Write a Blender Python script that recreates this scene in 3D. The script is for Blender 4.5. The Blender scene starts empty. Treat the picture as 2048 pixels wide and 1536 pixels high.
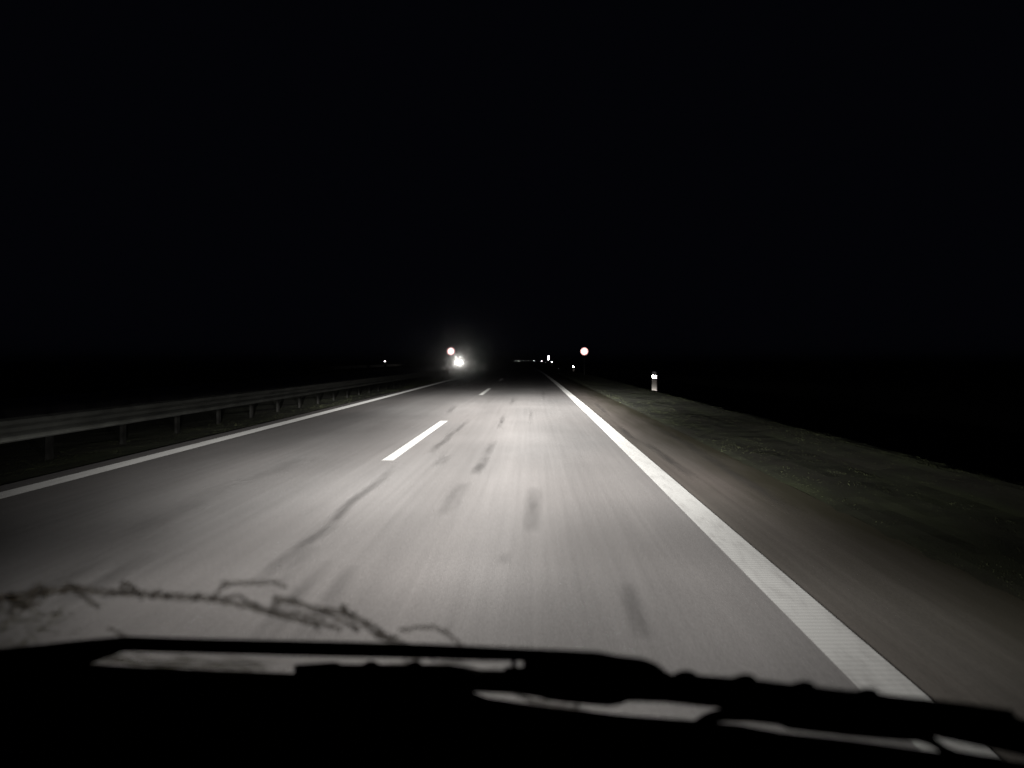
import bpy, bmesh, math, random
from mathutils import Vector, Matrix, noise
random.seed(7)
S = bpy.context.scene
COL = S.collection

# ------------------------------------------------------------------ camera
F = 1361.0            # focal length in pixels of a 2048 x 1536 picture
H = 1.45              # eye height
VX, VY = 1068.0, 719.0  # where the straight road vanishes
cam_d = bpy.data.cameras.new("camera")
cam = bpy.data.objects.new("camera", cam_d); COL.objects.link(cam)
cam_d.sensor_fit = 'HORIZONTAL'; cam_d.sensor_width = 36.0
cam_d.lens = 36.0 * F / 2048.0
cam_d.clip_start = 0.05; cam_d.clip_end = 3000
cam_d.shift_x = -(VX - 1024) / 2048; cam_d.shift_y = -(768 - VY) / 2048
cam.location = (0, 0, H)
cam.rotation_euler = (math.pi / 2, 0, 0)
cam_d.dof.use_dof = True; cam_d.dof.focus_distance = 22.0; cam_d.dof.aperture_fstop = 2.5
S.camera = cam

# ------------------------------------------------------------------ night sky
w = bpy.data.worlds.new("World"); S.world = w; w.use_nodes = True
bg = w.node_tree.nodes["Background"]
bg.inputs[0].default_value = (0.5, 0.55, 1.0, 1); bg.inputs[1].default_value = 0.0018

S.view_settings.view_transform = 'Standard'; S.view_settings.look = 'None'
S.view_settings.exposure = 0.0; S.view_settings.gamma = 1.0
S.view_settings.use_curve_mapping = False
S.cycles.use_denoising = True
S.cycles.denoiser = 'OPENIMAGEDENOISE'; S.cycles.denoising_input_passes = 'RGB'; S.cycles.denoising_quality = 'HIGH'
S.cycles.use_light_tree = False
S.cycles.max_bounces = 5; S.cycles.diffuse_bounces = 3; S.cycles.volume_bounces = 0
S.cycles.transparent_max_bounces = 12
S.cycles.sample_clamp_indirect = 2.0
S.cycles.caustics_reflective = False; S.cycles.caustics_refractive = False

# ------------------------------------------------------------------ helpers
def link(name, me, parent=None, mat=None, smooth=False):
    o = bpy.data.objects.new(name, me); COL.objects.link(o)
    if parent is not None: o.parent = parent
    if mat is not None:
        if me.materials: pass
        else: me.materials.append(mat)
    if smooth:
        for p in me.polygons: p.use_smooth = True
    return o
def empty(name, loc=(0, 0, 0), rz=0):
    o = bpy.data.objects.new(name, None); COL.objects.link(o)
    o.empty_display_size = 0.1
    o.location = loc; o.rotation_euler = (0, 0, rz); return o
def tag(o, label=None, cat=None, group=None, kind=None):
    if label: o["label"] = label
    if cat: o["category"] = cat
    if group: o["group"] = group
    if kind: o["kind"] = kind
    return o
def mesh(name, v, f):
    me = bpy.data.meshes.new(name); me.from_pydata([tuple(p) for p in v], [], f); me.update(); return me
def bm_mesh(name, bm):
    bmesh.ops.recalc_face_normals(bm, faces=bm.faces)
    me = bpy.data.meshes.new(name); bm.to_mesh(me); bm.free(); return me
def box_bm(bm, c, s, rot=None, bevel=0):
    r = bmesh.ops.create_cube(bm, size=1)
    vs = r["verts"]
    bmesh.ops.scale(bm, vec=s, verts=vs)
    if bevel:
        es = list({e for v in vs for e in v.link_edges})
        g = bmesh.ops.bevel(bm, geom=es, offset=bevel, segments=2, affect='EDGES', profile=0.6)
        vs = list({v for f in g["faces"] for v in f.verts} | {v for v in vs if v.is_valid})
        vs = [v for v in vs if v.is_valid]
    if rot is not None: bmesh.ops.rotate(bm, verts=vs, matrix=rot)
    bmesh.ops.translate(bm, verts=vs, vec=c)
def tube(path, radii, n=7):
    """one continuous tube along a list of points"""
    v, f = [], []
    P = [Vector(p) for p in path]
    up = Vector((0, 1, 0.3)).normalized()
    for i, p in enumerate(P):
        t = (P[min(i + 1, len(P) - 1)] - P[max(i - 1, 0)]).normalized()
        a = t.cross(up)
        if a.length < 1e-4: a = t.cross(Vector((1, 0, 0)))
        a.normalize(); b = t.cross(a)
        r = radii[i] if hasattr(radii, '__len__') else radii
        for k in range(n):
            th = 2 * math.pi * k / n
            v.append(p + a * (math.cos(th) * r) + b * (math.sin(th) * r))
    for i in range(len(P) - 1):
        for k in range(n):
            f.append((i * n + k, i * n + (k + 1) % n, (i + 1) * n + (k + 1) % n, (i + 1) * n + k))
    f.append(tuple(range(n))[::-1]); f.append(tuple((len(P) - 1) * n + k for k in range(n)))
    return v, f
R = 4500.0
def bend(d): return -d * d / (2 * R) if d > 0 else 0.0     # the road swings gently left
def rp(X, d, z=0.0): return Vector((X + bend(d), d, z))
def at(px, py, d): return Vector(((px - VX) / F * d, d, H - (py - VY) / F * d))
def ground_d(py): return F * H / (py - VY)

# ------------------------------------------------------------------ materials
def mat(name):
    m = bpy.data.materials.new(name); m.use_nodes = True
    nt = m.node_tree; return m, nt, nt.nodes["Principled BSDF"]
def N(nt, t, **kw):
    n = nt.nodes.new(t)
    for k, v in kw.items(): setattr(n, k, v)
    return n
def simple(name, col, rough=0.6, metal=0.0, var=0.25, scale=9.0, spec=0.4):
    m, nt, p = mat(name)
    tc = N(nt, "ShaderNodeTexCoord"); nz = N(nt, "ShaderNodeTexNoise")
    nz.inputs["Scale"].default_value = scale; nz.inputs["Detail"].default_value = 5
    nt.links.new(tc.outputs["Object"], nz.inputs["Vector"])
    rm = N(nt, "ShaderNodeMapRange")
    rm.inputs["From Min"].default_value = 0.3; rm.inputs["From Max"].default_value = 0.7
    rm.inputs["To Min"].default_value = 1 - var; rm.inputs["To Max"].default_value = 1 + var
    nt.links.new(nz.outputs["Fac"], rm.inputs["Value"])
    mx = N(nt, "ShaderNodeVectorMath", operation='SCALE')
    mx.inputs[0].default_value = col[:3]
    nt.links.new(rm.outputs[0], mx.inputs["Scale"])
    nt.links.new(mx.outputs[0], p.inputs["Base Color"])
    p.inputs["Roughness"].default_value = rough; p.inputs["Metallic"].default_value = metal
    p.inputs["Specular IOR Level"].default_value = spec
    return m
def retro(name, col, gain, rough=0.25, diff=0.7):
    """retroreflective sheeting: a plain diffuse face plus a lobe that returns light towards where it came from"""
    m, nt, p = mat(name); nt.nodes.remove(p)
    out = nt.nodes["Material Output"]
    d = N(nt, "ShaderNodeBsdfDiffuse"); d.inputs[0].default_value = tuple(c * diff for c in col) + (1,)
    g = N(nt, "ShaderNodeBsdfGlossy"); g.inputs["Roughness"].default_value = rough
    g.inputs["Color"].default_value = tuple(c * gain for c in col) + (1,)
    ge = N(nt, "ShaderNodeNewGeometry"); nt.links.new(ge.outputs["Incoming"], g.inputs["Normal"])
    a = N(nt, "ShaderNodeAddShader")
    nt.links.new(d.outputs[0], a.inputs[0]); nt.links.new(g.outputs[0], a.inputs[1])
    nt.links.new(a.outputs[0], out.inputs["Surface"])
    return m
def emit(name, col, s):
    m, nt, p = mat(name); nt.nodes.remove(p)
    e = N(nt, "ShaderNodeEmission"); e.inputs[0].default_value = col + (1,); e.inputs[1].default_value = s
    nt.links.new(e.outputs[0], nt.nodes["Material Output"].inputs["Surface"]); return m

def asphalt(name, base, warm, streak=0.5, tracks=True):
    """UV: u = metres across, v = metres along the road"""
    m, nt, p = mat(name); L = nt.links
    uv = N(nt, "ShaderNodeUVMap"); uv.uv_map = "UVMap"
    def nz(sx, sy, det, rough=0.55, lo=0.35, hi=0.65, off=0.0):
        mp = N(nt, "ShaderNodeMapping"); mp.inputs["Scale"].default_value = (sx, sy, 1); mp.inputs["Location"].default_value = (off, off * 1.7, off)
        L.new(uv.outputs[0], mp.inputs[0])
        t = N(nt, "ShaderNodeTexNoise"); t.inputs["Scale"].default_value = 1.0; t.inputs["Detail"].default_value = det; t.inputs["Roughness"].default_value = rough
        L.new(mp.outputs[0], t.inputs["Vector"])
        r = N(nt, "ShaderNodeMapRange"); r.inputs["From Min"].default_value = lo; r.inputs["From Max"].default_value = hi
        L.new(t.outputs["Fac"], r.inputs["Value"]); return r.outputs[0]
    def math2(op, a, b):
        n = N(nt, "ShaderNodeMath", operation=op)
        for i, s in enumerate((a, b)):
            if isinstance(s, (int, float)): n.inputs[i].default_value = s
            else: L.new(s, n.inputs[i])
        return n.outputs[0]
    st1 = nz(1.6, 0.045, 4, 0.6, 0.3, 0.7)        # long broad streaks
    st2 = nz(14.0, 0.22, 3, 0.6, 0.3, 0.7, 3.1)   # fine drag lines
    bl = nz(0.55, 0.3, 3, 0.5, 0.3, 0.7, 9.2)     # blotches
    gr = nz(170, 24, 2, 0.7, 0.2, 0.8, 1.3)       # stones
    s = math2('MULTIPLY_ADD', st1, 0.5 * streak); nt.nodes[-1].inputs[2].default_value = 1 - 0.25 * streak
    s2 = math2('MULTIPLY_ADD', st2, 0.45 * streak); nt.nodes[-1].inputs[2].default_value = 1 - 0.22 * streak
    b2 = math2('MULTIPLY_ADD', bl, 0.22); nt.nodes[-1].inputs[2].default_value = 0.89
    g2 = math2('MULTIPLY_ADD', gr, 0.36); nt.nodes[-1].inputs[2].default_value = 0.82
    k = math2('MULTIPLY', math2('MULTIPLY', s, s2), math2('MULTIPLY', b2, g2))
    if tracks:   # slightly darker rubbered wheel tracks
        sep = N(nt, "ShaderNodeSeparateXYZ"); L.new(uv.outputs[0], sep.inputs[0])
        c = math2('COSINE', math2('MULTIPLY', math2('ADD', sep.outputs[0], 0.28), 2 * math.pi / 1.75), 0)
        k = math2('MULTIPLY', k, math2('MULTIPLY_ADD', c, 0.05)); nt.nodes[-2].inputs
        for n in nt.nodes:
            if n.type == 'MATH' and n.operation == 'MULTIPLY_ADD' and abs(n.inputs[1].default_value - 0.05) < 1e-6: n.inputs[2].default_value = 0.97
    mixc = N(nt, "ShaderNodeMix", data_type='RGBA')
    mixc.inputs["A"].default_value = base + (1,); mixc.inputs["B"].default_value = warm + (1,)
    L.new(nz(0.4, 0.12, 2, 0.5, 0.35, 0.65, 5.5), mixc.inputs["Factor"])
    sc = N(nt, "ShaderNodeVectorMath", operation='SCALE'); L.new(mixc.outputs["Result"], sc.inputs[0]); L.new(k, sc.inputs["Scale"])
    L.new(sc.outputs[0], p.inputs["Base Color"])
    p.inputs["Roughness"].default_value = 0.95; p.inputs["Specular IOR Level"].default_value = 0.0
    return m

M = {}
M['asphalt'] = asphalt("asphalt", (0.204, 0.198, 0.195), (0.214, 0.203, 0.198), 0.26)
M['shoulder'] = asphalt("shoulder_asphalt", (0.115, 0.107, 0.096), (0.125, 0.110, 0.100), 0.45, False)
M['paint'] = retro("worn_road_paint", (0.50, 0.50, 0.485), 0.0003, 0.22, 1.0)
M['paint_beaded'] = retro("beaded_road_paint", (0.60, 0.60, 0.58), 0.02, 0.6, 1.0)
M['paint_dash'] = retro("dash_road_paint", (0.52, 0.52, 0.50), 0.004, 0.5, 1.0)
def wear(m, hi=0.45):
    nt = m.node_tree; L = nt.links; ge = N(nt, "ShaderNodeNewGeometry")
    d = [n for n in nt.nodes if n.type == 'BSDF_DIFFUSE'][0]
    mp = N(nt, "ShaderNodeMapping"); mp.inputs["Scale"].default_value = (7, 1.1, 1); L.new(ge.outputs["Position"], mp.inputs[0])
    nz = N(nt, "ShaderNodeTexNoise"); nz.inputs["Scale"].default_value = 1.6; nz.inputs["Detail"].default_value = 7; nz.inputs["Roughness"].default_value = 0.7; L.new(mp.outputs[0], nz.inputs["Vector"])
    r = N(nt, "ShaderNodeValToRGB"); L.new(nz.outputs["Fac"], r.inputs[0])
    r.color_ramp.elements[0].position = 0.28; r.color_ramp.elements[0].color = (hi * 0.72, hi * 0.71, hi * 0.69, 1)
    r.color_ramp.elements[1].position = 0.52; r.color_ramp.elements[1].color = (hi, hi, hi * 0.97, 1)
    L.new(r.outputs[0], d.inputs[0])
for q, hi in (('paint', 0.54), ('paint_beaded', 0.80), ('paint_dash', 0.5)): wear(M[q], hi)
M['grass'] = None
M['zinc'] = simple("galvanised_steel", (0.075, 0.078, 0.07), 0.8, 0.0, 0.3, 3.0)
M['zinc_dark'] = simple("weathered_steel", (0.018, 0.018, 0.017), 0.85, 0.0, 0.3, 6.0)
M['postblack'] = simple('near_black_steel', (0.005, 0.005, 0.0045), 0.9, var=0.3, spec=0.05)  # one near-black tone for the rail posts, darker than bare steel
M['plastic'] = simple("white_post_plastic", (0.36, 0.33, 0.30), 0.6, var=0.15, scale=12)
M['greycap'] = simple("grey_post_cap", (0.27, 0.27, 0.28), 0.7, var=0.15, scale=20)
M['black'] = simple("black_rubber", (0.012, 0.012, 0.013), 0.75, var=0.3, scale=30, spec=0.15)
M['dash'] = simple("dashboard_plastic", (0.014, 0.014, 0.017), 0.8, var=0.3, scale=60, spec=0.1)
M['carpaint'] = simple("dark_car_paint", (0.02, 0.021, 0.024), 0.35, var=0.1, scale=3)
M['reflector'] = retro("reflector", (1.0, 1.0, 1.0), 0.95, 0.09, 0.8)
M['face'] = retro("sign_sheeting_white", (1.0, 0.97, 0.94), 0.95, 0.22, 0.8)
M['rim'] = retro("sign_sheeting_red", (0.97, 0.48, 0.48), 0.42, 0.23, 0.8)
M['headlamp'] = emit("headlamp_glow", (1.0, 0.93, 0.82), 40.0)
M['marker'] = emit("marker_lamp_glow", (1.0, 0.97, 0.95), 6.0)
M['truckbody'] = simple("truck_paint", (0.012, 0.012, 0.014), 0.7, var=0.1)
M['darkglass'] = simple("dark_glass", (0.01, 0.01, 0.012), 0.1, var=0.0)
M['twig'] = simple("dry_twig_bark", (0.26, 0.20, 0.14), 0.9, var=0.35, scale=120, spec=0.1)
M['leaf'] = simple("withered_leaf", (0.2, 0.21, 0.11), 0.9, var=0.35, scale=60, spec=0.1)

def grass_mat():
    m, nt, p = mat("verge_grass"); L = nt.links
    tc = N(nt, "ShaderNodeTexCoord")
    mp = N(nt, "ShaderNodeMapping"); mp.inputs["Scale"].default_value = (1.6, 0.35, 1); L.new(tc.outputs["Object"], mp.inputs[0])
    n1 = N(nt, "ShaderNodeTexNoise"); n1.inputs["Scale"].default_value = 1.0; n1.inputs["Detail"].default_value = 6; L.new(mp.outputs[0], n1.inputs["Vector"])
    r = N(nt, "ShaderNodeValToRGB"); L.new(n1.outputs["Fac"], r.inputs[0])
    e = r.color_ramp.elements
    e[0].position = 0.3; e[0].color = (0.019, 0.018, 0.013, 1)
    e[1].position = 0.75; e[1].color = (0.028, 0.034, 0.015, 1)
    x = r.color_ramp.elements.new(0.52); x.color = (0.022, 0.024, 0.0145, 1)
    L.new(r.outputs[0], p.inputs["Base Color"]); p.inputs["Roughness"].default_value = 0.95; p.inputs["Specular IOR Level"].default_value = 0.1
    return m
M['grass'] = grass_mat()
M['blade'] = simple('grass_blade', (0.022, 0.025, 0.013), 0.95, var=0.45, scale=1.2, spec=0.05)
M['soil'] = simple("field_soil", (0.045, 0.042, 0.03), 0.95, var=0.4, scale=0.3, spec=0.1)

# ------------------------------------------------------------------ ground, roads, verges
def strip(name, x0, x1, z, d0, d1, step, m, parent=None, nx=1, zf=None):
    """a ribbon that follows the road; UV in metres"""
    ds = []; d = d0
    while d < d1: ds.append(d); d += step if d < 60 else step * 3
    ds.append(d1)
    v, f, uvs = [], [], []
    for d in ds:
        for k in range(nx + 1):
            X = x0 + (x1 - x0) * k / nx
            v.append(rp(X, d, zf(X, d) if zf else z)); uvs.append((X, d))
    for i in range(len(ds) - 1):
        for k in range(nx):
            a = i * (nx + 1) + k
            f.append((a, a + 1, a + nx + 2, a + nx + 1))
    me = mesh(name, v, f); me.materials.append(m)
    ul = me.uv_layers.new(name="UVMap")
    for l in me.loops: ul.data[l.index].uv = uvs[l.vertex_index]
    return link(name, me, parent)

g = link("ground", mesh("ground", [(-700, -60, -1.6), (700, -60, -1.6), (700, 1200, -1.6), (-700, 1200, -1.6)], [(0, 1, 2, 3)]), None, M['soil'])
tag(g, "dark open field below the road banks", kind="structure")
road = strip("road", -6.12, 1.70, 0.0, -20, 700, 4, M['asphalt']); tag(road, "grey asphalt motorway carriageway lit by headlights", kind="structure")
shoulder = strip("hard_shoulder", 1.70, 2.95, -0.001, -20, 700, 4, M['shoulder'])
def edge_wobble(o):
    for v in o.data.vertices:
        pass
# crumbling, earthy outer half of the shoulder
nt = M['shoulder'].node_tree; bc = nt.nodes["Principled BSDF"].inputs["Base Color"]; src = bc.links[0].from_socket
uvn = N(nt, "ShaderNodeUVMap"); uvn.uv_map = "UVMap"; sp_ = N(nt, "ShaderNodeSeparateXYZ"); nt.links.new(uvn.outputs[0], sp_.inputs[0])
mp_ = N(nt, "ShaderNodeMapping"); mp_.inputs["Scale"].default_value = (2.5, 0.35, 1); nt.links.new(uvn.outputs[0], mp_.inputs[0])
nz_ = N(nt, "ShaderNodeTexNoise"); nz_.inputs["Scale"].default_value = 1.0; nz_.inputs["Detail"].default_value = 5; nt.links.new(mp_.outputs[0], nz_.inputs["Vector"])
ad_ = N(nt, "ShaderNodeMath", operation='ADD'); nt.links.new(sp_.outputs[0], ad_.inputs[0]); nt.links.new(nz_.outputs["Fac"], ad_.inputs[1])
mr_ = N(nt, "ShaderNodeMapRange"); mr_.inputs["From Min"].default_value = 2.55; mr_.inputs["From Max"].default_value = 3.35; nt.links.new(ad_.outputs[0], mr_.inputs["Value"])
mi_ = N(nt, "ShaderNodeMix", data_type='RGBA'); nt.links.new(mr_.outputs[0], mi_.inputs["Factor"]); nt.links.new(src, mi_.inputs["A"]); mi_.inputs["B"].default_value = (0.05, 0.047, 0.034, 1)
nt.links.new(mi_.outputs["Result"], bc)
tag(shoulder, "brownish worn asphalt shoulder beside the right edge line", kind="structure")
opp = strip("opposite_road", -19.5, -9.8, 0.0, -20, 700, 6, M['asphalt']); tag(opp, "dark opposite carriageway beyond the guard rail", kind="structure")

def hump(X, d): return 0.02 * noise.noise(Vector((X * 1.3, d * 0.5, 2.0))) + 0.008 * noise.noise(Vector((X * 5, d * 2.2, 7.0)))
def zr(X, d):
    a = min(1.0, max(0.0, X - 2.75) / 0.45)
    z = -0.011 + 0.023 * a * a * (3 - 2 * a) + hump(X, d) * (0.25 + 0.75 * min(1, max(0, X - 3) / 0.8)) * min(1, a * 2)
    z += 0.008 * noise.noise(Vector((X * 9, d * 3.1, 4.0))) * min(1, a * 3)
    if X > 4.4: z += 0.07 * max(0, 1 - abs(X - 5.2) / 0.8)
    if X > 5.5: z -= 0.34 * (X - 5.5)
    return z
def zl(X, d):
    z = -0.015 + hump(X, d) * min(1, max(0, -6.1 - X) / 0.5)
    return z
vr = strip("verge", 2.75, 10.2, 0, -4, 120, 0.3, M['grass'], None, 44, zr)
tag(vr, "dark green grass verge right of the shoulder", kind="structure")
vr2 = strip("verge", 2.75, 10.2, 0, 120, 700, 8, M['grass'], None, 8, zr); tag(vr2, "far dark stretch of the right grass verge", kind="structure")
vl = strip("verge", -9.9, -6.0, 0, -10, 160, 0.5, M['grass'], None, 14, zl); tag(vl, "dark grass median under the guard rail", kind="structure")
vl2 = strip("verge", -9.9, -6.0, -0.015, 160, 700, 8, M['grass'], None, 4); tag(vl2, "far dark stretch of the grass median", kind="structure")
vo = strip("verge", -26, -19.3, -0.02, -10, 700, 8, M['grass'], None, 4, lambda X, d: -0.015 - 0.3 * max(0, -21.5 - X)); tag(vo, "grass verge beyond the opposite carriageway", kind="structure")

# short grass: blades nobody could count
def grass_blades(name, n, xs, d0, d1, hmin, hmax, zf, label):
    v, f = [], []
    for _ in range(n):
        X = xs(); d = d0 * (d1 / d0) ** random.random()
        p = rp(X, d, zf(X, d) - 0.005)
        h = random.uniform(hmin, hmax) * (0.6 + 0.8 * max(0, noise.noise(Vector((X * 0.9, d * 0.4, 1)))+0.3)); a = random.random() * 6.283
        wd = random.uniform(0.003, 0.006) * (1 + d * 0.05)
        dx, dy = math.cos(a) * wd, math.sin(a) * wd
        lx, ly = random.gauss(0, 0.9) * h, random.gauss(0.5, 0.9) * h
        i = len(v)
        v += [p + Vector((-dx, -dy, 0)), p + Vector((dx, dy, 0)), p + Vector((lx * .5 + dx * .6, ly * .5 + dy * .6, h * .6)), p + Vector((lx, ly, h))]
        f += [(i, i + 1, i + 2), (i, i + 2, i + 3)]
    o = link(name, mesh(name, v, f), None, M['blade']); tag(o, label, "grass", kind="stuff"); return o
grass_blades("grass", 40000, lambda: random.choice((random.uniform(2.95, 5.7), random.gauss(5.2, 0.3), 2.9 + abs(random.gauss(0, 1.2)))), 3.5, 80, 0.004, 0.012, zr, "short dark grass blades on the right verge")
grass_blades("grass", 16000, lambda: random.choice((random.uniform(-7.6, -6.15), random.gauss(-6.5, 0.25))), 4, 80, 0.005, 0.016, zl, "short dark grass blades under the guard rail")

# painted lines: parts of the road
def ribbed_line(name, x0, x1, d0, d1, step, parent, rib=0.005, m='paint'):
    v, f = [], []; d = d0; i = 0
    while d < d1 + 1e-6:
        z = 0.0032 + (rib if i % 2 else 0)
        v += [rp(x0, d, z), rp(x1, d, z)]
        d += step; i += 1
    for k in range(i - 1): f.append((2 * k, 2 * k + 1, 2 * k + 3, 2 * k + 2))
    return link(name, mesh(name, v, f), parent, M[m])
ribbed_line("edge_line", 1.430, 1.693, 1.5, 16.0, 0.024, road, 0.0004)["label"] = "wide ribbed white line right of the lane"
ribbed_line("edge_line", 1.430, 1.693, 16.0, 400, 2.0, road, 0.0)["label"] = "far stretch of the right white line"
ribbed_line("edge_line", -5.815, -5.535, 1.5, 400, 2.0, road, 0.0, "paint_beaded")["label"] = "white line along the guard rail side"
me = None
for k in range(12):
    a = 9.75 + 18 * k
    vs = [rp(-2.175, a, .005), rp(-2.005, a, .005), rp(-2.005, a + 6.3, .005), rp(-2.175, a + 6.3, .005)]
    link("lane_dash", mesh("lane_dash", vs, [(0, 1, 2, 3)]), road, M['paint_dash'])

# tar seals and stains, soft-edged, each its own patch on the road
def tar_mat():
    m, nt, p = mat("tar_stain"); L = nt.links; nt.nodes.remove(p)
    uv = N(nt, "ShaderNodeUVMap"); uv.uv_map = "UVMap"
    s = N(nt, "ShaderNodeSeparateXYZ"); L.new(uv.outputs[0], s.inputs[0])
    def M2(op, a, b=0.0, c=0.0):
        n = N(nt, "ShaderNodeMath", operation=op)
        for i, q in enumerate((a, b, c)):
            if isinstance(q, (int, float)): n.inputs[i].default_value = q
            else: L.new(q, n.inputs[i])
        return n.outputs[0]
    def bell(x):   # 4x(1-x)
        return M2('MULTIPLY', M2('MULTIPLY', x, M2('SUBTRACT', 1.0, x)), 4.0)
    ge = N(nt, "ShaderNodeNewGeometry")
    mp = N(nt, "ShaderNodeMapping"); mp.inputs["Scale"].default_value = (9, 1.6, 1); L.new(ge.outputs["Position"], mp.inputs[0])
    nz = N(nt, "ShaderNodeTexNoise"); nz.inputs["Scale"].default_value = 1.0; nz.inputs["Detail"].default_value = 4; L.new(mp.outputs[0], nz.inputs["Vector"])
    r = N(nt, "ShaderNodeMapRange"); r.inputs["From Min"].default_value = 0.3; r.inputs["From Max"].default_value = 0.62; L.new(nz.outputs["Fac"], r.inputs["Value"])
    a = M2('MULTIPLY', M2('POWER', bell(s.outputs[0]), 1.5), M2('POWER', bell(s.outputs[1]), 0.8))
    at_ = N(nt, "ShaderNodeObjectInfo")
    a = M2('MULTIPLY', a, M2('MULTIPLY_ADD', r.outputs[0], 0.75, 0.25))
    sa = N(nt, "ShaderNodeSeparateColor"); L.new(at_.outputs["Color"], sa.inputs[0])
    a = M2('MINIMUM', M2('MULTIPLY', a, sa.outputs[0]), 1.0)
    d = N(nt, "ShaderNodeBsdfDiffuse"); d.inputs[0].default_value = (0.07, 0.067, 0.066, 1)
    t = N(nt, "ShaderNodeBsdfTransparent"); mx = N(nt, "ShaderNodeMixShader")
    L.new(a, mx.inputs[0]); L.new(t.outputs[0], mx.inputs[1]); L.new(d.outputs[0], mx.inputs[2])
    L.new(mx.outputs[0], nt.nodes["Material Output"].inputs["Surface"]); return m
M['tar'] = tar_mat()
def tar(pts, wid, k, parent=None):
    """pts: picture points on the road surface turned to metres; wid: metres across"""
    P = [Vector(((x - VX) / (y - VY) * H, ground_d(y))) for x, y in pts]
    Q = []
    for i in range(len(P) - 1):
        for t in range(4): Q.append(P[i].lerp(P[i + 1], t / 4))
    Q.append(P[-1]); n = len(Q)
    v, f, uv = [], [], []
    for i, q in enumerate(Q):
        j = 0.25 * wid * noise.noise(Vector((q.x * 3, q.y * 1.2, 4)))
        z = 0.0065 if q.x < 1.3 else 0.004
        for s, u in ((-0.5, 0), (0, 0.5), (0.5, 1)):
            v.append((q.x + s * wid + j, q.y, z)); uv.append((u, i / (n - 1)))
    for i in range(n - 1):
        for c in (0, 1):
            a = i * 3 + c; f.append((a, a + 1, a + 4, a + 3))
    me = mesh("tar_patch", v, f); ul = me.uv_layers.new(name="UVMap")
    for l in me.loops: ul.data[l.index].uv = uv[l.vertex_index]
    o = link("tar_patch", me, road, M['tar']); o.color = (k, k, k, 1); return o
for pts, wd, k in (
    ([(796, 926), (760, 960), (722, 990), (690, 1018), (665, 1045), (640, 1068), (600, 1097), (555, 1130), (490, 1190)], 0.13, 1.0),
    ([(640, 1090), (590, 1130), (520, 1200)], 0.16, 0.45),
    ([(937, 840), (905, 868), (876, 893), (858, 908)], 0.13, 1.0),
    ([(896, 912), (872, 934)], 0.14, 0.7), ([(912, 812), (893, 828)], 0.14, 0.8),
    ([(1008, 832), (997, 858)], 0.12, 0.9), ([(990, 882), (968, 922)], 0.12, 0.6), ([(972, 915), (948, 952)], 0.14, 1.0),
    ([(928, 965), (876, 1036)], 0.17, 0.55), ([(1069, 975), (1062, 1070)], 0.16, 0.75),
    ([(1247, 1165), (1288, 1285)], 0.11, 0.75), ([(1006, 1106), (1005, 1132)], 0.09, 0.4),
    ([(1062, 820), (1060, 845)], 0.1, 0.4), ([(1028, 795), (1022, 812)], 0.14, 0.6), ([(1086, 782), (1087, 800)], 0.12, 0.5),
    ([(650, 1120), (590, 1200), (500, 1310)], 0.17, 0.6), ([(706, 1130), (660, 1200), (590, 1300)], 0.16, 0.5),
    ([(215, 1112), (60, 1195), (-20, 1240)], 0.2, 0.5), ([(300, 1105), (190, 1170), (100, 1215)], 0.18, 0.55),
    ([(480, 960), (330, 1035), (200, 1100)], 0.3, 0.35), ([(620, 915), (470, 975)], 0.25, 0.3),
    ([(1190, 806), (1218, 832)], 0.13, 0.9), ([(1236, 852), (1278, 890)], 0.12, 1.0), ([(1292, 886), (1340, 922), (1385, 955)], 0.12, 1.0),
    ([(1283, 837), (1400, 905), (1500, 968), (1600, 1030)], 0.16, 0.9)):
    tar(pts, wd * 1.35, k * 0.40)

# ------------------------------------------------------------------ guard rail along the median
XR = -6.94
def w_profile(z0, z1):
    h = z1 - z0
    return [(0.00, z0), (0.075, z0 + .09 * h), (0.082, z0 + .26 * h), (0.012, z0 + .42 * h), (0.012, z0 + .58 * h), (0.082, z0 + .74 * h), (0.075, z0 + .91 * h), (0.0, z1)]
def rail_panel_mesh(z0, z1, L):
    pr = w_profile(z0, z1); v, f = [], []
    t = 0.004; n = len(pr)
    for y in (0, L):
        for x, z in pr: v.append((x, y, z))
        for x, z in pr: v.append((x - t, y, z))
    m2 = 2 * n
    for i in range(n - 1):
        f.append((i, i + 1, m2 + i + 1, m2 + i)); f.append((n + i, m2 + n + i, m2 + n + i + 1, n + i + 1))
    f.append((0, m2, m2 + n, n)); f.append((n - 1, 2 * n - 1, m2 + 2 * n - 1, m2 + n - 1))
    return mesh("rail_panel", v, f)
def guard_rail(X, d0, d1, phase, sp, z0, z1, label, curve=True, back=False):
    root = empty("guard_rail", rp(X, d0)); tag(root, label, "guard rail")
    base = rp(X, d0)
    L = 3.6; pm = rail_panel_mesh(z0, z1, L); pm.materials.append(M['zinc'])
    bm = bmesh.new(); box_bm(bm, (0, 0, (z1 + 0.0) / 2 - 0.15), (0.05, 0.11, z1 + 0.28)); post = bm_mesh("post", bm); post.materials.append(M['postblack'])
    bm = bmesh.new(); box_bm(bm, (0, 0, (z0 + z1) / 2), (0.10, 0.09, 0.2)); blk = bm_mesh("spacer", bm); blk.materials.append(M['zinc_dark'])
    d = d0
    while d < d1:
        o = link("rail_panel", pm, root)
        a = rp(X, d); b = rp(X, d + L)
        o.location = a - base; o.rotation_euler = (0, 0, math.atan2(a.x - b.x, b.y - a.y))
        d += L
    k = math.ceil((d0 - phase) / sp)
    while phase + k * sp < d1:
        dd = phase + k * sp
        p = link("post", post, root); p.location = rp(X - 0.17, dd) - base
        s = link("spacer", blk, p); s.location = (0.11, 0, 0)
        k += 1
    return root
guard_rail(XR, -2.0, 150, 13.6, 1.8, 0.35, 0.675, "long grey steel guard rail along the left road edge")
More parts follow.
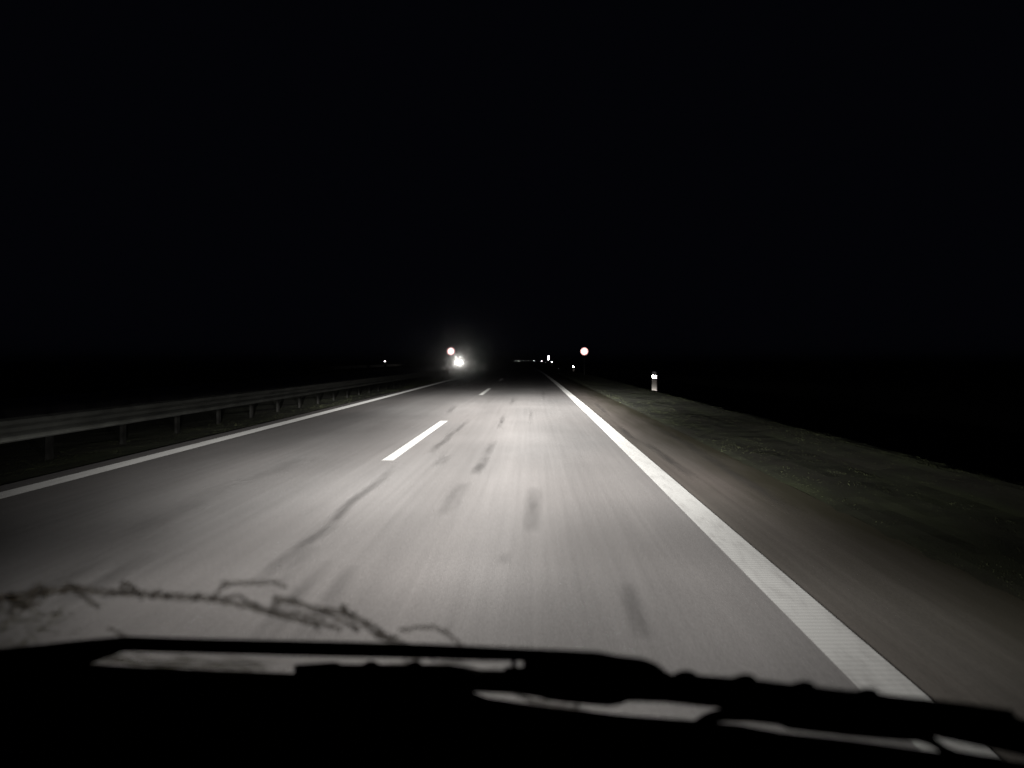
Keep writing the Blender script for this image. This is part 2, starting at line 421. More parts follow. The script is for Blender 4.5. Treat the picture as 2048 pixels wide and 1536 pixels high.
guard_rail(-20.4, 70, 128, 71, 2.4, 0.40, 0.75, "far guard rail beyond the opposite carriageway")

# ------------------------------------------------------------------ delineator posts
def delineator_meshes():
    def sect(z, wx, wy):   # trapezoid-like hollow post, narrow front
        return [(-wx, -wy * .5, z), (-wx * .55, -wy, z), (wx * .55, -wy, z), (wx, -wy * .5, z), (wx * .8, wy, z), (-wx * .8, wy, z)]
    def loft(secs):
        v, f = [], []
        n = 6
        for s in secs: v += s
        for i in range(len(secs) - 1):
            for k in range(n): f.append((i * n + k, i * n + (k + 1) % n, (i + 1) * n + (k + 1) % n, (i + 1) * n + k))
        f.append(tuple(range(n))[::-1]); f.append(tuple((len(secs) - 1) * n + k for k in range(n)))
        return v, f
    body = mesh("post", *loft([sect(-0.15, .118, .05), sect(0.3, .115, .05), sect(0.68, .108, .048)]))
    cap = mesh("cap", *loft([sect(0.682, .11, .05), sect(0.86, .104, .047), sect(0.90, .085, .035), sect(0.912, .05, .02)]))
    bm = bmesh.new(); box_bm(bm, (-0.030, -0.062, 0.675), (0.16, 0.02, 0.13), None, 0.008); r1 = bm_mesh("reflector", bm)
    bm = bmesh.new(); box_bm(bm, (0.078, -0.058, 0.648), (0.05, 0.02, 0.13), None, 0.008); r2 = bm_mesh("reflector", bm)
    return body, cap, r1, r2
DB, DC, DR1, DR2 = delineator_meshes()
DB.materials.append(M['plastic']); DC.materials.append(M['greycap']); DR1.materials.append(M['reflector']); DR2.materials.append(M['reflector'])
def delineator(p, label, scale=1.0, near=False, group="white roadside delineator posts"):
    root = empty("delineator_post", p); root.scale = (scale, scale, 1.0)
    tag(root, label, "post", group)
    link("post", DB, root); link("cap", DC, root); link("reflector", DR1, root)
    if near: link("reflector", DR2, root)
    return root
delineator(at(1308.5, 783, 30.8), "nearest white delineator post with bright reflector on right verge", 1.0, True)
def far_post(px, py, d, label, sc):
    p = at(px, py, d); z = p.z - 0.675
    delineator((p.x, p.y, z), label, sc)
far_post(1147, 733.3, 79, "second white delineator post from the camera, left of the right sign", 0.75)
far_post(1104, 723.5, 130, "third delineator post along the right verge, under the small marker plate", 1.0)
far_post(1083.5, 722, 180, "fourth delineator post along the right verge, left of the marker plate", 1.05)
far_post(1068.5, 721.5, 230, "fifth delineator post along the right verge, a faint dot", 0.7)
far_post(1056.5, 721.3, 280, "sixth delineator post along the right verge, a very faint dot", 0.6)
far_post(1047, 721.3, 330, "seventh delineator post along the right verge, faintest dot", 0.6)
far_post(1038, 722, 380, "right one of the two farthest white delineator dots", 3.2)
far_post(1031.5, 721.6, 402, "left one of the two farthest white delineator dots", 3.2)
far_post(770.5, 722.6, 92, "lone white delineator dot beyond the opposite carriageway at left", 1.35)
far_post(937.5, 721.2, 165, "faint delineator dot just right of the oncoming truck", 1.0)

# small white marker plate on a thin pole, ahead on the right
def plate_sign():
    d = 118; p = at(1097.2, 715.6, d)
    root = empty("marker_sign", (p.x, p.y, 0)); tag(root, "small tall white marker plate on thin pole far ahead on right", "sign")
    v, f = tube([(0, 0, -0.3), (0, 0, p.z + 0.4)], 0.03, 8); link("pole", mesh("pole", v, f), root, M['zinc_dark'])
    bm = bmesh.new(); box_bm(bm, (0, -0.045, p.z), (0.27, 0.02, 0.64), None, 0.008); link("plate", bm_mesh("plate", bm), root, M['reflector'])
plate_sign()

# ------------------------------------------------------------------ round signs
def disc(r0, r1, y0, y1, n=40):
    v, f = [], []
    for k in range(n):
        a = 2 * math.pi * k / n; c, s = math.cos(a), math.sin(a)
        v += [(r0 * c, y0, r0 * s), (r1 * c, y0, r1 * s), (r1 * c, y1, r1 * s), (r0 * c, y1, r0 * s)]
    for k in range(n):
        a, b = 4 * k, 4 * ((k + 1) % n)
        for i in range(4): f.append((a + i, a + (i + 1) % 4, b + (i + 1) % 4, b + i))
    return v, f
def round_sign(px, py, d, label):
    p = at(px, py, d)
    root = empty("road_sign", (p.x, p.y, 0)); tag(root, label, "road sign", "round white signs with red rims either side of the road")
    v, f = tube([(0, 0, -0.4), (0, 0, p.z + 0.3)], 0.038, 10); link("pole", mesh("pole", v, f), root, M['zinc_dark'])
    rim = link("rim", mesh("rim", *disc(0.235, 0.345, -0.078, -0.055)), root, M['rim']); rim.location = (0, 0, p.z)
    fc = link("face", mesh("face", *disc(0.001, 0.234, -0.072, -0.055)), root, M['face']); fc.location = (0, 0, p.z)
    bk = link("back_plate", mesh("back_plate", *disc(0.001, 0.343, -0.054, -0.04)), root, M['zinc_dark']); bk.location = (0, 0, p.z)
    bm = bmesh.new(); box_bm(bm, (0, -0.02, p.z + 0.18), (0.1, 0.06, 0.04)); box_bm(bm, (0, -0.02, p.z - 0.18), (0.1, 0.06, 0.04)); link("clamp", bm_mesh("clamp", bm), root, M['zinc_dark'])
round_sign(902, 702.5, 62, "round red-rimmed white sign left of road, above the oncoming lights")
round_sign(1168.5, 702.5, 62, "round red-rimmed white sign on the right verge")

# ------------------------------------------------------------------ oncoming truck
def truck():
    d = 122; c = at(917.7, 725, d)
    root = empty("oncoming_truck", (c.x, d, 0)); tag(root, "oncoming truck with glaring headlights beyond the guard rail", "truck")
    bm = bmesh.new(); box_bm(bm, (0, 1.2, 1.5), (2.1, 2.2, 1.8), None, 0.12); link("cab", bm_mesh("cab", bm), root, M['truckbody'])
    bm = bmesh.new(); box_bm(bm, (0, 5.2, 1.8), (2.2, 5.6, 2.3), None, 0.05); link("cargo_box", bm_mesh("cargo_box", bm), root, M['truckbody'])
    bm = bmesh.new(); box_bm(bm, (0, 0.085, 1.85), (1.8, 0.03, 0.7), None, 0.01); link("windscreen", bm_mesh("windscreen", bm), root, M['darkglass'])
    bm = bmesh.new(); box_bm(bm, (0, 0.06, 0.55), (2.15, 0.25, 0.35), None, 0.05); link("bumper", bm_mesh("bumper", bm), root, M['truckbody'])
    for sx in (-0.82, 0.82):
        wv, wf = disc(0.18, 0.42, -0.12, 0.12, 24)
        for yy in (1.0, 6.8):
            o = link("wheel", mesh("wheel", wv, wf), root, M['black']); o.location = (sx * 1.15, yy, 0.42); o.rotation_euler = (0, 0, math.pi / 2)
    zc = c.z
    for sx in (-0.36, 0.36):
        bm = bmesh.new(); bmesh.ops.create_uvsphere(bm, u_segments=20, v_segments=12, radius=1.0)
        bmesh.ops.scale(bm, vec=(0.30, 0.06, 0.30), verts=bm.verts)
        o = link("headlamp", bm_mesh("headlamp", bm), root, M['headlamp'], True); o.location = (sx, 0.02, zc)
        bm = bmesh.new(); box_bm(bm, (sx, 0.095, zc), (0.62, 0.08, 0.6), None, 0.02); link("lamp_housing", bm_mesh("lamp_housing", bm), root, M['truckbody'])
    for px in (912.3, 920.4):
        q = at(px, 713.8, d)
        bm = bmesh.new(); bmesh.ops.create_uvsphere(bm, u_segments=14, v_segments=8, radius=1.0)
        bmesh.ops.scale(bm, vec=(0.10, 0.05, 0.11), verts=bm.verts)
        o = link("marker_lamp", bm_mesh("marker_lamp", bm), root, M['marker'], True); o.location = (q.x - c.x, -0.02, q.z)
    for sx in (-1.22, 1.22):
        bm = bmesh.new(); box_bm(bm, (sx, 0.2, 1.75), (0.18, 0.08, 0.45), None, 0.02); link("mirror", bm_mesh("mirror", bm), root, M['truckbody'])
truck()
l = bpy.data.lights.new("truck_lamp_light", 'SPOT'); l.energy = 560; l.spot_size = 1.6; l.spot_blend = 1.0; l.shadow_soft_size = 0.1; l.color = (1, .93, .84)
tl = bpy.data.objects.new("truck_lamp_light", l); COL.objects.link(tl); tl.location = at(917.7, 725, 121.7); tl.rotation_euler = (math.pi / 2, 0, math.pi)
M['headlamp'].cycles.emission_sampling = 'NONE'; M['marker'].cycles.emission_sampling = 'NONE'

# ------------------------------------------------------------------ the car one sits in
CX = -0.45      # its middle
ZC = 1.03       # height of the cowl edge
COWL_PX = [(-1150, 1440), (-850, 1392), (-560, 1350), (-300, 1327), (0, 1327), (180, 1331), (400, 1342), (585, 1349), (800, 1363), (930, 1381), (975, 1398), (1100, 1419), (1250, 1436), (1390, 1446), (1480, 1455), (1560, 1470), (1700, 1485), (1830, 1503), (1930, 1515), (2048, 1531), (2200, 1560)]
COWL_PX = [(x, y - (3 if x < 1000 else 6)) for x, y in COWL_PX]
def dc(px):
    P = COWL_PX
    if px <= P[0][0]: y = P[0][1]
    elif px >= P[-1][0]: y = P[-1][1]
    else:
        for a, b in zip(P, P[1:]):
            if a[0] <= px <= b[0]:
                y = a[1] + (b[1] - a[1]) * (px - a[0]) / (b[0] - a[0]); break
    return F * (H - ZC) / (y - VY)
K = 0.7         # rake of the windscreen
def glass(px, py, out=0.015):
    """a point on the outside of the windscreen seen at this picture point, OUT metres in front of the glass"""
    s = (py - VY) / F
    d = (dc(px) - (H - ZC) * K) / (1 - s * K) + out
    return at(px, py, d)
car = empty("car", (CX, 0.3, 0)); tag(car, "dark interior edge, wipers and bonnet of the car one looks out of", "car")
def carpart(name, me, m, parent=car, smooth=False):
    o = link(name, me, parent, m, smooth)
    inv = Matrix.Translation(-car.location)
    me.transform(inv)
    if parent is not car:
        pass
    return o
edge = [at(x, y, dc(x)) for x, y in COWL_PX]
# dashboard: from the cowl edge back towards the seats, then down
v, f = [], []
n = len(edge)
for k, (t, dz) in enumerate(((0.0, 0.0), (0.03, -0.012), (0.25, -0.03), (0.6, -0.05), (0.8, -0.12), (0.86, -0.45))):
    for p in edge: v.append((p.x, p.y * (1 - t) + 0.02 * t, p.z + dz))
for k in range(5):
    for i in range(n - 1): f.append((k * n + i, k * n + i + 1, (k + 1) * n + i + 1, (k + 1) * n + i))
carpart("dashboard", mesh("dashboard", v, f), M['dash'], car, True)
# bonnet with a short steep nose, front, sides
v, f = [], []
def nose(p, t):
    x = CX + (p.x - CX) * (1 - 0.06 * t); bow = 0.12 * (1 - ((p.x - CX) / 1.0) ** 2)
    y = p.y + 0.004 + t * ((1.36 + bow) - p.y); 
    return x, y
rows = [(0.0, ZC - 0.006), (0.1, 0.985), (0.45, 0.84), (0.85, 0.66), (1.0, 0.60), (1.0, 0.42), (0.97, 0.22)]
for t, z in rows:
    for p in edge:
        x, y = nose(p, t); v.append((x, y, z))
for k in range(len(rows) - 1):
    for i in range(n - 1): f.append((k * n + i, k * n + i + 1, (k + 1) * n + i + 1, (k + 1) * n + i))
carpart("bonnet", mesh("bonnet", v, f), M['carpaint'], car, True)
for sx in (-1, 1):
    x = CX + sx * 0.97
    bm = bmesh.new(); box_bm(bm, (x, -0.35, 0.60), (0.05, 2.1, 0.8), None, 0.02); carpart("door", bm_mesh("door", bm), M['carpaint'])
    vv, ff = tube([(CX + sx * 0.98, 0.62, 1.02), (CX + sx * 0.93, 0.38, 1.42), (CX + sx * 0.84, 0.1, 1.84)], 0.04, 8); carpart("windscreen_pillar", mesh("windscreen_pillar", vv, ff), M['carpaint'], car, True)
bm = bmesh.new(); box_bm(bm, (CX, -0.75, 1.9), (1.75, 1.8, 0.05), None, 0.02); carpart("roof", bm_mesh("roof", bm), M['carpaint'])
# windscreen: clear laminated glass, bowed
v, f = [], []
cols = list(range(-1150, 2201, 120)); zs = [ZC + 0.004 + 0.8 * k / 10 for k in range(11)]
for z in zs:
    for px in cols:
        e = at(px, VY + F * (H - ZC) / dc(px), dc(px))
        v.append((CX + (e.x - CX) * (1 - 0.12 * (z - ZC)), e.y - K * (z - ZC), z))
nc = len(cols)
for k in range(10):
    for i in range(nc - 1): f.append((k * nc + i, k * nc + i + 1, (k + 1) * nc + i + 1, (k + 1) * nc + i))
mg = bpy.data.materials.new("clear_windscreen_glass"); mg.use_nodes = True
mg.node_tree.nodes.remove(mg.node_tree.nodes["Principled BSDF"])
tb = mg.node_tree.nodes.new("ShaderNodeBsdfTransparent"); tb.inputs[0].default_value = (0.955, 0.955, 0.955, 1)
mg.node_tree.links.new(tb.outputs[0], mg.node_tree.nodes["Material Output"].inputs["Surface"])
carpart("windscreen", mesh("windscreen", v, f), mg, car, True)

# wipers: real bodies lying on the glass
def slab(name, top, bot, thick, m, parent=car, out=0.012):
    """a bar given by its upper and lower edge, THICK metres deep"""
    def resample(P, k=48):
        L = [0.0]
        for a, b in zip(P, P[1:]): L.append(L[-1] + math.hypot(b[0] - a[0], b[1] - a[1]))
        o = []
        for i in range(k + 1):
            s = L[-1] * i / k
            for j in range(len(P) - 1):
                if s <= L[j + 1] + 1e-9:
                    t = (s - L[j]) / max(1e-9, L[j + 1] - L[j]); o.append((P[j][0] + (P[j + 1][0] - P[j][0]) * t, P[j][1] + (P[j + 1][1] - P[j][1]) * t)); break
        return o
    k = 80
    T, B = resample([(x, y - 5) for x, y in top], k), resample([(x, y + 5) for x, y in bot], k)
    v, f = [], []
    for a, b in zip(T, B):
        m_ = ((a[0] + b[0]) / 2, (a[1] + b[1]) / 2)
        pa, pb = glass(a[0], a[1], out), glass(b[0], b[1], out)
        c = (pa + pb) / 2
        nrm = (c - Vector((0, 0, H))).normalized()
        v += [pa, pa.lerp(c, 0.25) + nrm * thick, pb.lerp(c, 0.25) + nrm * thick, pb]
    for i in range(k):
        for q in range(4): f.append((4 * i + q, 4 * i + (q + 1) % 4, 4 * i + 4 + (q + 1) % 4, 4 * i + 4 + q))
    f.append((0, 1, 2, 3)); f.append((4 * k + 3, 4 * k + 2, 4 * k + 1, 4 * k))
    return carpart(name, mesh(name, v, f), m, parent, False)
def bumps(base, xs, hw=15, hh=10):
    """the edge polyline with small claws standing up at xs"""
    def y(x):
        for a, b in zip(base, base[1:]):
            if a[0] <= x <= b[0]: return a[1] + (b[1] - a[1]) * (x - a[0]) / (b[0] - a[0])
        return base[-1][1]
    P = list(base)
    for x in xs:
        P = [p for p in P if not (x - hw - 8 < p[0] < x + hw + 8)]
        P += [(x - hw - 7, y(x - hw - 7)), (x - hw, y(x - hw) - hh * .8), (x - hw * .5, y(x) - hh), (x + hw * .5, y(x) - hh), (x + hw, y(x + hw) - hh * .8), (x + hw + 7, y(x + hw + 7))]
    return sorted(P)
wl = slab("wiper_arm", [(-250, 1340), (-100, 1314), (0, 1302), (100, 1292), (160, 1285), (250, 1277), (420, 1282), (700, 1288), (850, 1292), (1010, 1299)],
          [(-250, 1380), (-100, 1352), (0, 1345), (100, 1340), (160, 1330), (250, 1298), (420, 1303), (700, 1310), (850, 1313), (1010, 1318)], 0.012, M['black'])
slab("wiper_blade", bumps([(588, 1334), (672, 1328), (682, 1333), (735, 1333), (820, 1333), (900, 1333), (960, 1344), (1040, 1346), (1110, 1350)], [742, 829], 9, 7),
     [(588, 1362), (700, 1366), (800, 1372), (880, 1378), (960, 1380), (1040, 1384), (1085, 1392), (1110, 1396)], 0.012, M['black'], car, 0.022)
slab("wiper_hinge", [(1046, 1301), (1100, 1303), (1200, 1308), (1232, 1315), (1285, 1321), (1312, 1331), (1332, 1347), (1342, 1352)],
     [(1046, 1372), (1072, 1384), (1092, 1396), (1140, 1402), (1215, 1408), (1240, 1405), (1256, 1398), (1342, 1401)], 0.018, M['black'], car, 0.014)
slab("wiper_hinge", [(1000, 1299), (1055, 1301)], [(1000, 1317), (1055, 1319)], 0.014, M['black'], car, 0.013)
slab("wiper_hinge", [(1008, 1338), (1055, 1338)], [(1008, 1350), (1055, 1352)], 0.014, M['black'], car, 0.013)
slab("wiper_hinge", [(1022, 1308), (1033, 1310)], [(1022, 1345), (1033, 1345)], 0.012, M['black'], car, 0.014)
slab("wiper_blade", bumps([(1335, 1353), (1400, 1355), (1500, 1362), (1600, 1374), (1700, 1385), (1800, 1397), (1880, 1405), (1960, 1415), (2025, 1424), (2035, 1440), (2060, 1446), (2200, 1470)], [1372, 1492, 1610, 1738], 15, 9),
     [(1335, 1401), (1400, 1408), (1470, 1414), (1560, 1428), (1700, 1448), (1800, 1460), (1850, 1464), (1890, 1474), (1985, 1494), (2050, 1508), (2200, 1535)], 0.014, M['black'], car, 0.02)
slab("wiper_arm", [(1384, 1449), (1398, 1438), (1412, 1430), (1440, 1421), (1480, 1412), (1560, 1420), (1700, 1440), (1800, 1455), (1850, 1462)],
     [(1390, 1456), (1408, 1446), (1424, 1440), (1450, 1439), (1500, 1440), (1556, 1446), (1578, 1455), (1700, 1469), (1812, 1478), (1850, 1480)], 0.014, M['black'], car, 0.018)
slab("wiper_linkage", [(1812, 1455), (1846, 1462), (1868, 1478), (1893, 1497), (1915, 1506), (1960, 1514), (2010, 1520)],
     [(1812, 1478), (1836, 1479), (1858, 1486), (1884, 1501), (1895, 1512), (1950, 1528), (2010, 1538)], 0.01, M['black'], car, 0.016)

# ------------------------------------------------------------------ dry twig caught under the wiper
def thin_plant(name, col, tr):
    m, nt, p = mat(name); nt.nodes.remove(p); L = nt.links
    tc = N(nt, "ShaderNodeTexCoord"); nz = N(nt, "ShaderNodeTexNoise"); nz.inputs["Scale"].default_value = 90; L.new(tc.outputs["Object"], nz.inputs["Vector"])
    r = N(nt, "ShaderNodeValToRGB"); L.new(nz.outputs["Fac"], r.inputs[0])
    r.color_ramp.elements[0].position = .3; r.color_ramp.elements[0].color = tuple(c * .6 for c in col) + (1,)
    r.color_ramp.elements[1].position = .7; r.color_ramp.elements[1].color = col + (1,)
    d = N(nt, "ShaderNodeBsdfDiffuse"); t = N(nt, "ShaderNodeBsdfTranslucent"); mx = N(nt, "ShaderNodeMixShader"); mx.inputs[0].default_value = tr
    L.new(r.outputs[0], d.inputs[0]); L.new(r.outputs[0], t.inputs[0]); L.new(d.outputs[0], mx.inputs[1]); L.new(t.outputs[0], mx.inputs[2])
    tp = N(nt, "ShaderNodeBsdfTransparent"); m2 = N(nt, "ShaderNodeMixShader"); m2.inputs[0].default_value = 0.58     # see-through share stands in for light on stems and leaves
    L.new(mx.outputs[0], m2.inputs[1]); L.new(tp.outputs[0], m2.inputs[2])
    L.new(m2.outputs[0], nt.nodes["Material Output"].inputs["Surface"]); return m
M['twig'] = thin_plant("dry_stem", (0.84, 0.75, 0.60), 0.9)
M['leaf'] = thin_plant("dry_leaf", (0.74, 0.74, 0.52), 0.85)
def twig():
    base = glass(820, 1300, 0.03)
    root = empty("dry_twig", base); tag(root, "dry knobbly twig with withered leaves caught under the left wiper", "twig")
    T = Matrix.Translation(-base)
    srnd = random.Random(11)
    def stem(pts, r0, r1, name="stem", out=0.035, knob=0.7, par=root, spurs=True):
        Q = []
        for a, b in zip(pts, pts[1:]):
            m = max(2, int(math.hypot(b[0] - a[0], b[1] - a[1]) / 9))
            for t in range(m): Q.append((a[0] + (b[0] - a[0]) * t / m, a[1] + (b[1] - a[1]) * t / m))
        Q.append(pts[-1])
        P, rad = [], []
        for i, q in enumerate(Q):
            t = i / (len(Q) - 1)
            w1 = noise.noise(Vector((q[0] * .06, q[1] * .06, out * 99))); w2 = noise.noise(Vector((q[0] * .11, q[1] * .11, 5)))
            P.append(glass(q[0], q[1] + 3.5 * w1, out + 0.006 * w2))
            rad.append((r0 + (r1 - r0) * t) * (1 + knob * noise.noise(Vector((q[0] * .13, q[1] * .2, 3)))))
        v, f = tube(P, rad, 7); me = mesh(name, v, f); me.transform(T)
        o = link(name, me, par, M['twig'], True)
        if spurs and len(Q) > 7:     # short side shoots, parts of this stem
            for i in range(3, len(Q) - 2, 3):
                if srnd.random() < 0.55:
                    a = srnd.uniform(0.3, 1.1) * srnd.choice((-1, 1)); ln = srnd.uniform(8, 24)
                    x, y = Q[i]; e = (x + ln * math.cos(a), y + ln * math.sin(a))
                    stem([(x, y), ((x + e[0]) / 2 + srnd.uniform(-3, 3), (y + e[1]) / 2 + srnd.uniform(-3, 3)), e], rad[i] * 0.75, rad[i] * 0.3, "side_shoot", out + srnd.uniform(-.006, .006), knob, o, False)
        return o
    s = 0.00075   # metres per picture point at that depth
    stem([(-120, 1215), (-20, 1200), (60, 1190), (140, 1178), (250, 1187), (350, 1193), (430, 1199), (500, 1213), (560, 1231), (620, 1245), (660, 1250), (682, 1262)], 7.5 * s, 4.5 * s)
    stem([(540, 1225), (552, 1196), (600, 1208), (640, 1220), (690, 1226), (722, 1242), (757, 1266), (790, 1281), (818, 1300), (838, 1322)], 5 * s, 7.5 * s)
    stem([(425, 1199), (440, 1180), (448, 1166), (490, 1166), (545, 1164), (574, 1174)], 4.5 * s, 3.2 * s)
    stem([(800, 1259), (830, 1255), (868, 1253), (898, 1270), (930, 1298)], 3.2 * s, 3.6 * s)
    stem([(445, 1195), (480, 1190), (500, 1205), (540, 1222)], 4 * s, 3 * s)
    stem([(560, 1205), (548, 1226), (600, 1226), (650, 1240)], 3.2 * s, 3 * s)
    stem([(640, 1220), (680, 1240), (700, 1250), (716, 1262)], 3.4 * s, 2.5 * s)
    stem([(690, 1226), (688, 1212), (680, 1214)], 6 * s, 3 * s)
    stem([(690, 1250), (705, 1248), (720, 1258), (708, 1262)], 2.4 * s, 2 * s)
    stem([(128, 1182), (135, 1168), (160, 1188), (182, 1205), (200, 1218)], 6.5 * s, 4 * s)
    stem([(240, 1188), (246, 1168), (262, 1172), (276, 1188)], 5.5 * s, 5 * s)
    stem([(60, 1190), (78, 1172), (92, 1186)], 6 * s, 5 * s)
    stem([(-40, 1200), (20, 1192), (50, 1215), (80, 1205)], 7 * s, 4 * s)
    stem([(20, 1185), (30, 1205), (20, 1230)], 6 * s, 4 * s); stem([(70, 1195), (40, 1225), (10, 1245)], 5 * s, 3 * s)
    stem([(215, 1258), (240, 1268), (258, 1280)], 2.4 * s, 3.6 * s)
    stem([(950, 1345), (1030, 1385), (1060, 1400), (1110, 1412), (1180, 1428)], 4 * s, 5 * s, out=0.004)
    stem([(790, 1290), (815, 1325)], 4 * s, 3 * s)
    # withered leaves: thin curled blades
    rnd = random.Random(3)
    def leaf(px, py, ln, ang, wd, out):
        c = glass(px, py, out)
        ux = Vector((math.cos(ang), rnd.uniform(-.4, .4), -math.sin(ang))).normalized()
        uy = ux.cross(Vector((rnd.uniform(-.3, .3), 1, .5))).normalized(); un = ux.cross(uy)
        v, f = [], []
        for i in range(6):
            t = i / 5; wv = wd * math.sin(math.pi * (0.12 + 0.84 * t)) ; cu = un * (0.25 * ln * (t - .5) ** 2)
            for sgn in (-1, 0, 1): v.append(c + ux * (ln * (t - .5)) + uy * (sgn * wv) + cu + un * (0.3 * wv * abs(sgn)))
        for i in range(5):
            for k in (0, 1): f.append((3 * i + k, 3 * i + k + 1, 3 * i + k + 4, 3 * i + k + 3))
        me = mesh("leaf", v, f); me.transform(T); link("leaf", me, root, M['leaf'], True)
    for _ in range(80):
        leaf(rnd.gauss(20, 65), rnd.uniform(1195, 1325), rnd.uniform(0.015, 0.045), rnd.uniform(-1.2, 1.2), rnd.uniform(0.0012, 0.0045), rnd.uniform(0.02, 0.05))
    for _ in range(120):
        x = rnd.uniform(150, 530); leaf(x, 1309 + (x - 190) * 0.03 + rnd.uniform(0, 32), rnd.uniform(0.03, 0.07), rnd.uniform(-0.25, 0.45), rnd.uniform(0.001, 0.003), rnd.uniform(0.012, 0.04))
    for _ in range(14):
        x = rnd.uniform(800, 1000); leaf(x, rnd.uniform(1305, 1345), rnd.uniform(0.02, 0.05), rnd.uniform(-0.1, 0.5), rnd.uniform(0.001, 0.003), rnd.uniform(0.0, 0.02))
    for (x, y) in ((145, 1228), (262, 1168), (690, 1212), (552, 1196)):
        leaf(x, y, 0.012, 0.4, 0.004, 0.035)
twig()

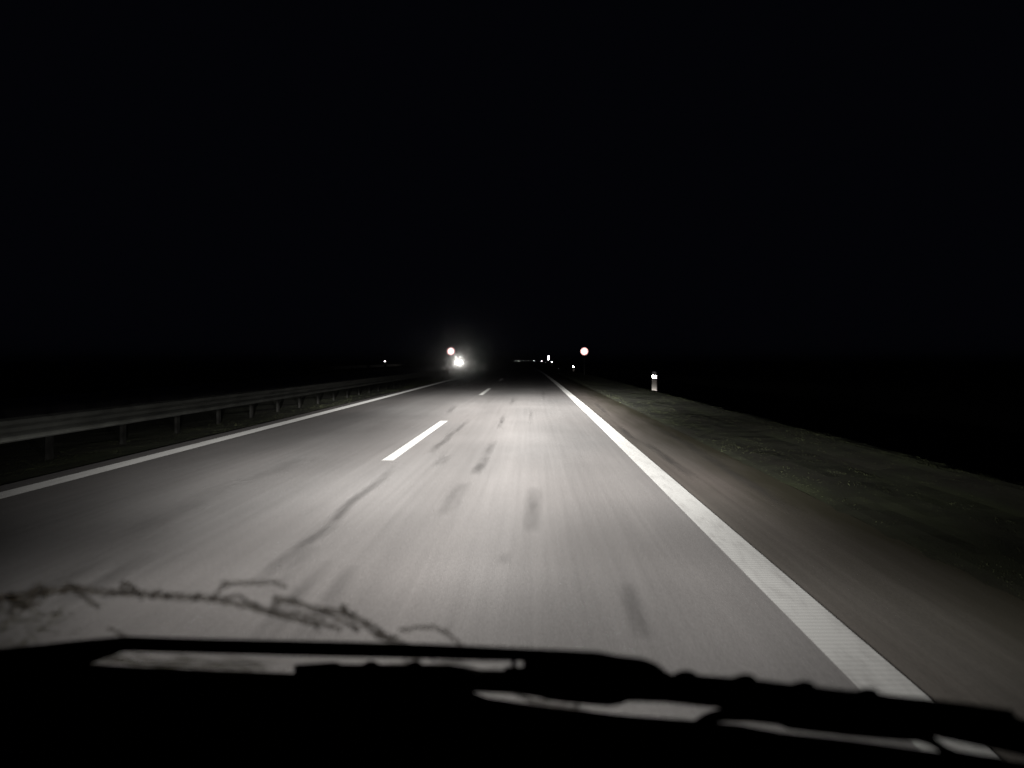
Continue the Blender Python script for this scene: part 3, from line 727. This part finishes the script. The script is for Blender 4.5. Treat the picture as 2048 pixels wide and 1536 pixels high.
# ------------------------------------------------------------------ headlamps of the car: the light of the scene
def beam_light(name, loc, energy):
    l = bpy.data.lights.new(name, 'POINT'); l.energy = energy; l.shadow_soft_size = 0.06
    l.color = (1.0, 0.972, 0.94)
    l.use_nodes = True; nt = l.node_tree; L = nt.links
    em = nt.nodes["Emission"]
    ge = nt.nodes.new("ShaderNodeNewGeometry")
    sep = nt.nodes.new("ShaderNodeSeparateXYZ"); L.new(ge.outputs["Normal"], sep.inputs[0])
    def m(op, a, b=0.0):
        n = nt.nodes.new("ShaderNodeMath"); n.operation = op
        for i, q in enumerate((a, b)):
            if isinstance(q, (int, float)): n.inputs[i].default_value = q
            else: L.new(q, n.inputs[i])
        return n.outputs[0]
    deg = 180 / math.pi
    el = m('MULTIPLY', m('ARCSINE', sep.outputs[2]), deg)
    az = m('MULTIPLY', m('ARCTAN2', sep.outputs[0], sep.outputs[1]), deg)
    def curve(src, lo, hi, pts, ylo, yhi):
        mr = nt.nodes.new("ShaderNodeMapRange"); mr.inputs["From Min"].default_value = lo; mr.inputs["From Max"].default_value = hi
        L.new(src, mr.inputs["Value"])
        fc = nt.nodes.new("ShaderNodeFloatCurve"); L.new(mr.outputs[0], fc.inputs["Value"])
        cv = fc.mapping.curves[0]
        P = [((x - lo) / (hi - lo), (y - ylo) / (yhi - ylo)) for x, y in pts]
        cv.points[0].location = P[0]; cv.points[1].location = P[-1]
        for p in P[1:-1]: cv.points.new(*p)
        for p in cv.points: p.handle_type = 'AUTO_CLAMPED'
        fc.mapping.update()
        return m('ADD', m('MULTIPLY', fc.outputs[0], yhi - ylo), ylo)
    # vertical distribution of a dipped beam, log10 of relative intensity; narrow part resolved near the cut-off
    lg = math.log10
    fine = curve(el, -10, 5, [(-10, lg(15)), (-8, lg(34)), (-6.3, lg(86)), (-5, lg(190)), (-3.8, lg(460)), (-3, lg(1000)), (-2.2, lg(2500)), (-1.6, lg(4600)), (-1.3, lg(2700)), (-1.0, lg(640)), (-0.7, lg(190)), (-0.2, lg(50)), (0.5, lg(28)), (1.5, lg(20)), (3, lg(7)), (5, lg(1.2))], -1, 4)
    wide = curve(el, -90, 90, [(-90, -1), (-50, lg(.14)), (-30, lg(.46)), (-22.7, lg(.74)), (-16.4, lg(2.1)), (-13, lg(5.2)), (-10, lg(15)), (-5, lg(30)), (0, lg(3)), (5, lg(1.2)), (15, -1), (90, -1)], -1, 4)
    near = m('MULTIPLY', m('GREATER_THAN', el, -10.0), m('LESS_THAN', el, 5.0))
    lgI = m('ADD', m('MULTIPLY', fine, near), m('MULTIPLY', wide, m('SUBTRACT', 1.0, near)))
    I = m('POWER', 10.0, lgI)
    An = curve(az, -90, 90, [(-90, 0), (-45, .0012), (-33, .003), (-25, .012), (-19, .05), (-15, .11), (-11, .27), (-7.5, .56), (-4.5, .85), (-1.5, 1.0), (1.5, 1.0), (4, .96), (7.5, .64), (11, .23), (15, .050), (20, .016), (30, .006), (45, .003), (90, 0)], 0, 1)
    Am = curve(az, -90, 90, [(-90, 0), (-60, .002), (-43, .010), (-37, .05), (-29, .21), (-20, .66), (-10, .95), (-3, 1.0), (3, 1.0), (12, .78), (21, .41), (26, .25), (33, .12), (46, .03), (65, .004), (90, 0)], 0, 1)
    Aw = curve(az, -90, 90, [(-90, 0), (-75, .02), (-60, .03), (-48, .09), (-37, .38), (-26, .74), (-14, .93), (-4, 1.0), (4, 1.0), (14, .93), (26, .66), (37, .47), (50, .38), (62, .2), (75, .04), (90, 0)], 0, 1)
    def ramp(a, b):
        n = nt.nodes.new("ShaderNodeMapRange"); n.interpolation_type = 'SMOOTHSTEP'
        n.inputs["From Min"].default_value = a; n.inputs["From Max"].default_value = b; L.new(el, n.inputs["Value"]); return n.outputs[0]
    w1, w2 = ramp(-2.0, -6.2), ramp(-6.5, -13.5)
    A = m('ADD', m('MULTIPLY', Am, w1), m('MULTIPLY', An, m('SUBTRACT', 1.0, w1)))
    A = m('ADD', m('MULTIPLY', Aw, w2), m('MULTIPLY', A, m('SUBTRACT', 1.0, w2)))
    fwd = m('GREATER_THAN', sep.outputs[1], 0.0)
    spill = m('MULTIPLY', m('POWER', 2.718, m('MULTIPLY', m('MULTIPLY', el, el), -1 / 20.0)), 2.4)     # stray light round the cut-off
    spill = m('MULTIPLY', spill, m('MAXIMUM', 0.0, m('COSINE', m('MULTIPLY', az, math.pi / 150))))
    L.new(m('MULTIPLY', m('ADD', m('MULTIPLY', I, A), spill), fwd), em.inputs["Strength"])
    o = bpy.data.objects.new(name, l); COL.objects.link(o); o.location = loc
    return o
for sx in (-0.66, 0.66):
    x = CX + sx
    bm = bmesh.new(); bmesh.ops.create_uvsphere(bm, u_segments=20, v_segments=12, radius=1.0)
    bmesh.ops.scale(bm, vec=(0.14, 0.05, 0.09), verts=bm.verts); bmesh.ops.translate(bm, verts=bm.verts, vec=(x, 1.40, 0.60))
    carpart("headlamp", bm_mesh("headlamp", bm), M['reflector'], car, True)
    lo = beam_light("headlamp_light", (x, 1.58, 0.62), 200.0); 
# ------------------------------------------------------------------ haze volume added to give the truck lamps a halo
def haze():
    v = [(-720, -70, -2.7), (720, -70, -2.7), (720, 1215, -2.7), (-720, 1215, -2.7), (-720, -70, 6), (720, -70, 6), (720, 1215, 6), (-720, 1215, 6)]
    f = [(0, 3, 2, 1), (4, 5, 6, 7), (0, 1, 5, 4), (1, 2, 6, 5), (2, 3, 7, 6), (3, 0, 4, 7)]
    m, nt, p = mat("haze"); nt.nodes.remove(p)
    pv = N(nt, "ShaderNodeVolumePrincipled"); pv.inputs["Color"].default_value = (0.85, 0.88, 0.92, 1)
    pv.inputs["Density"].default_value = 0.0022; pv.inputs["Anisotropy"].default_value = 0.990
    m.cycles.volume_sampling = "DISTANCE"
    nt.links.new(pv.outputs[0], nt.nodes["Material Output"].inputs["Volume"])
    o = link("haze", mesh("haze", v, f), None, m); tag(o, "thin haze added for the glow round the oncoming headlights", "haze", kind="stuff")
haze()
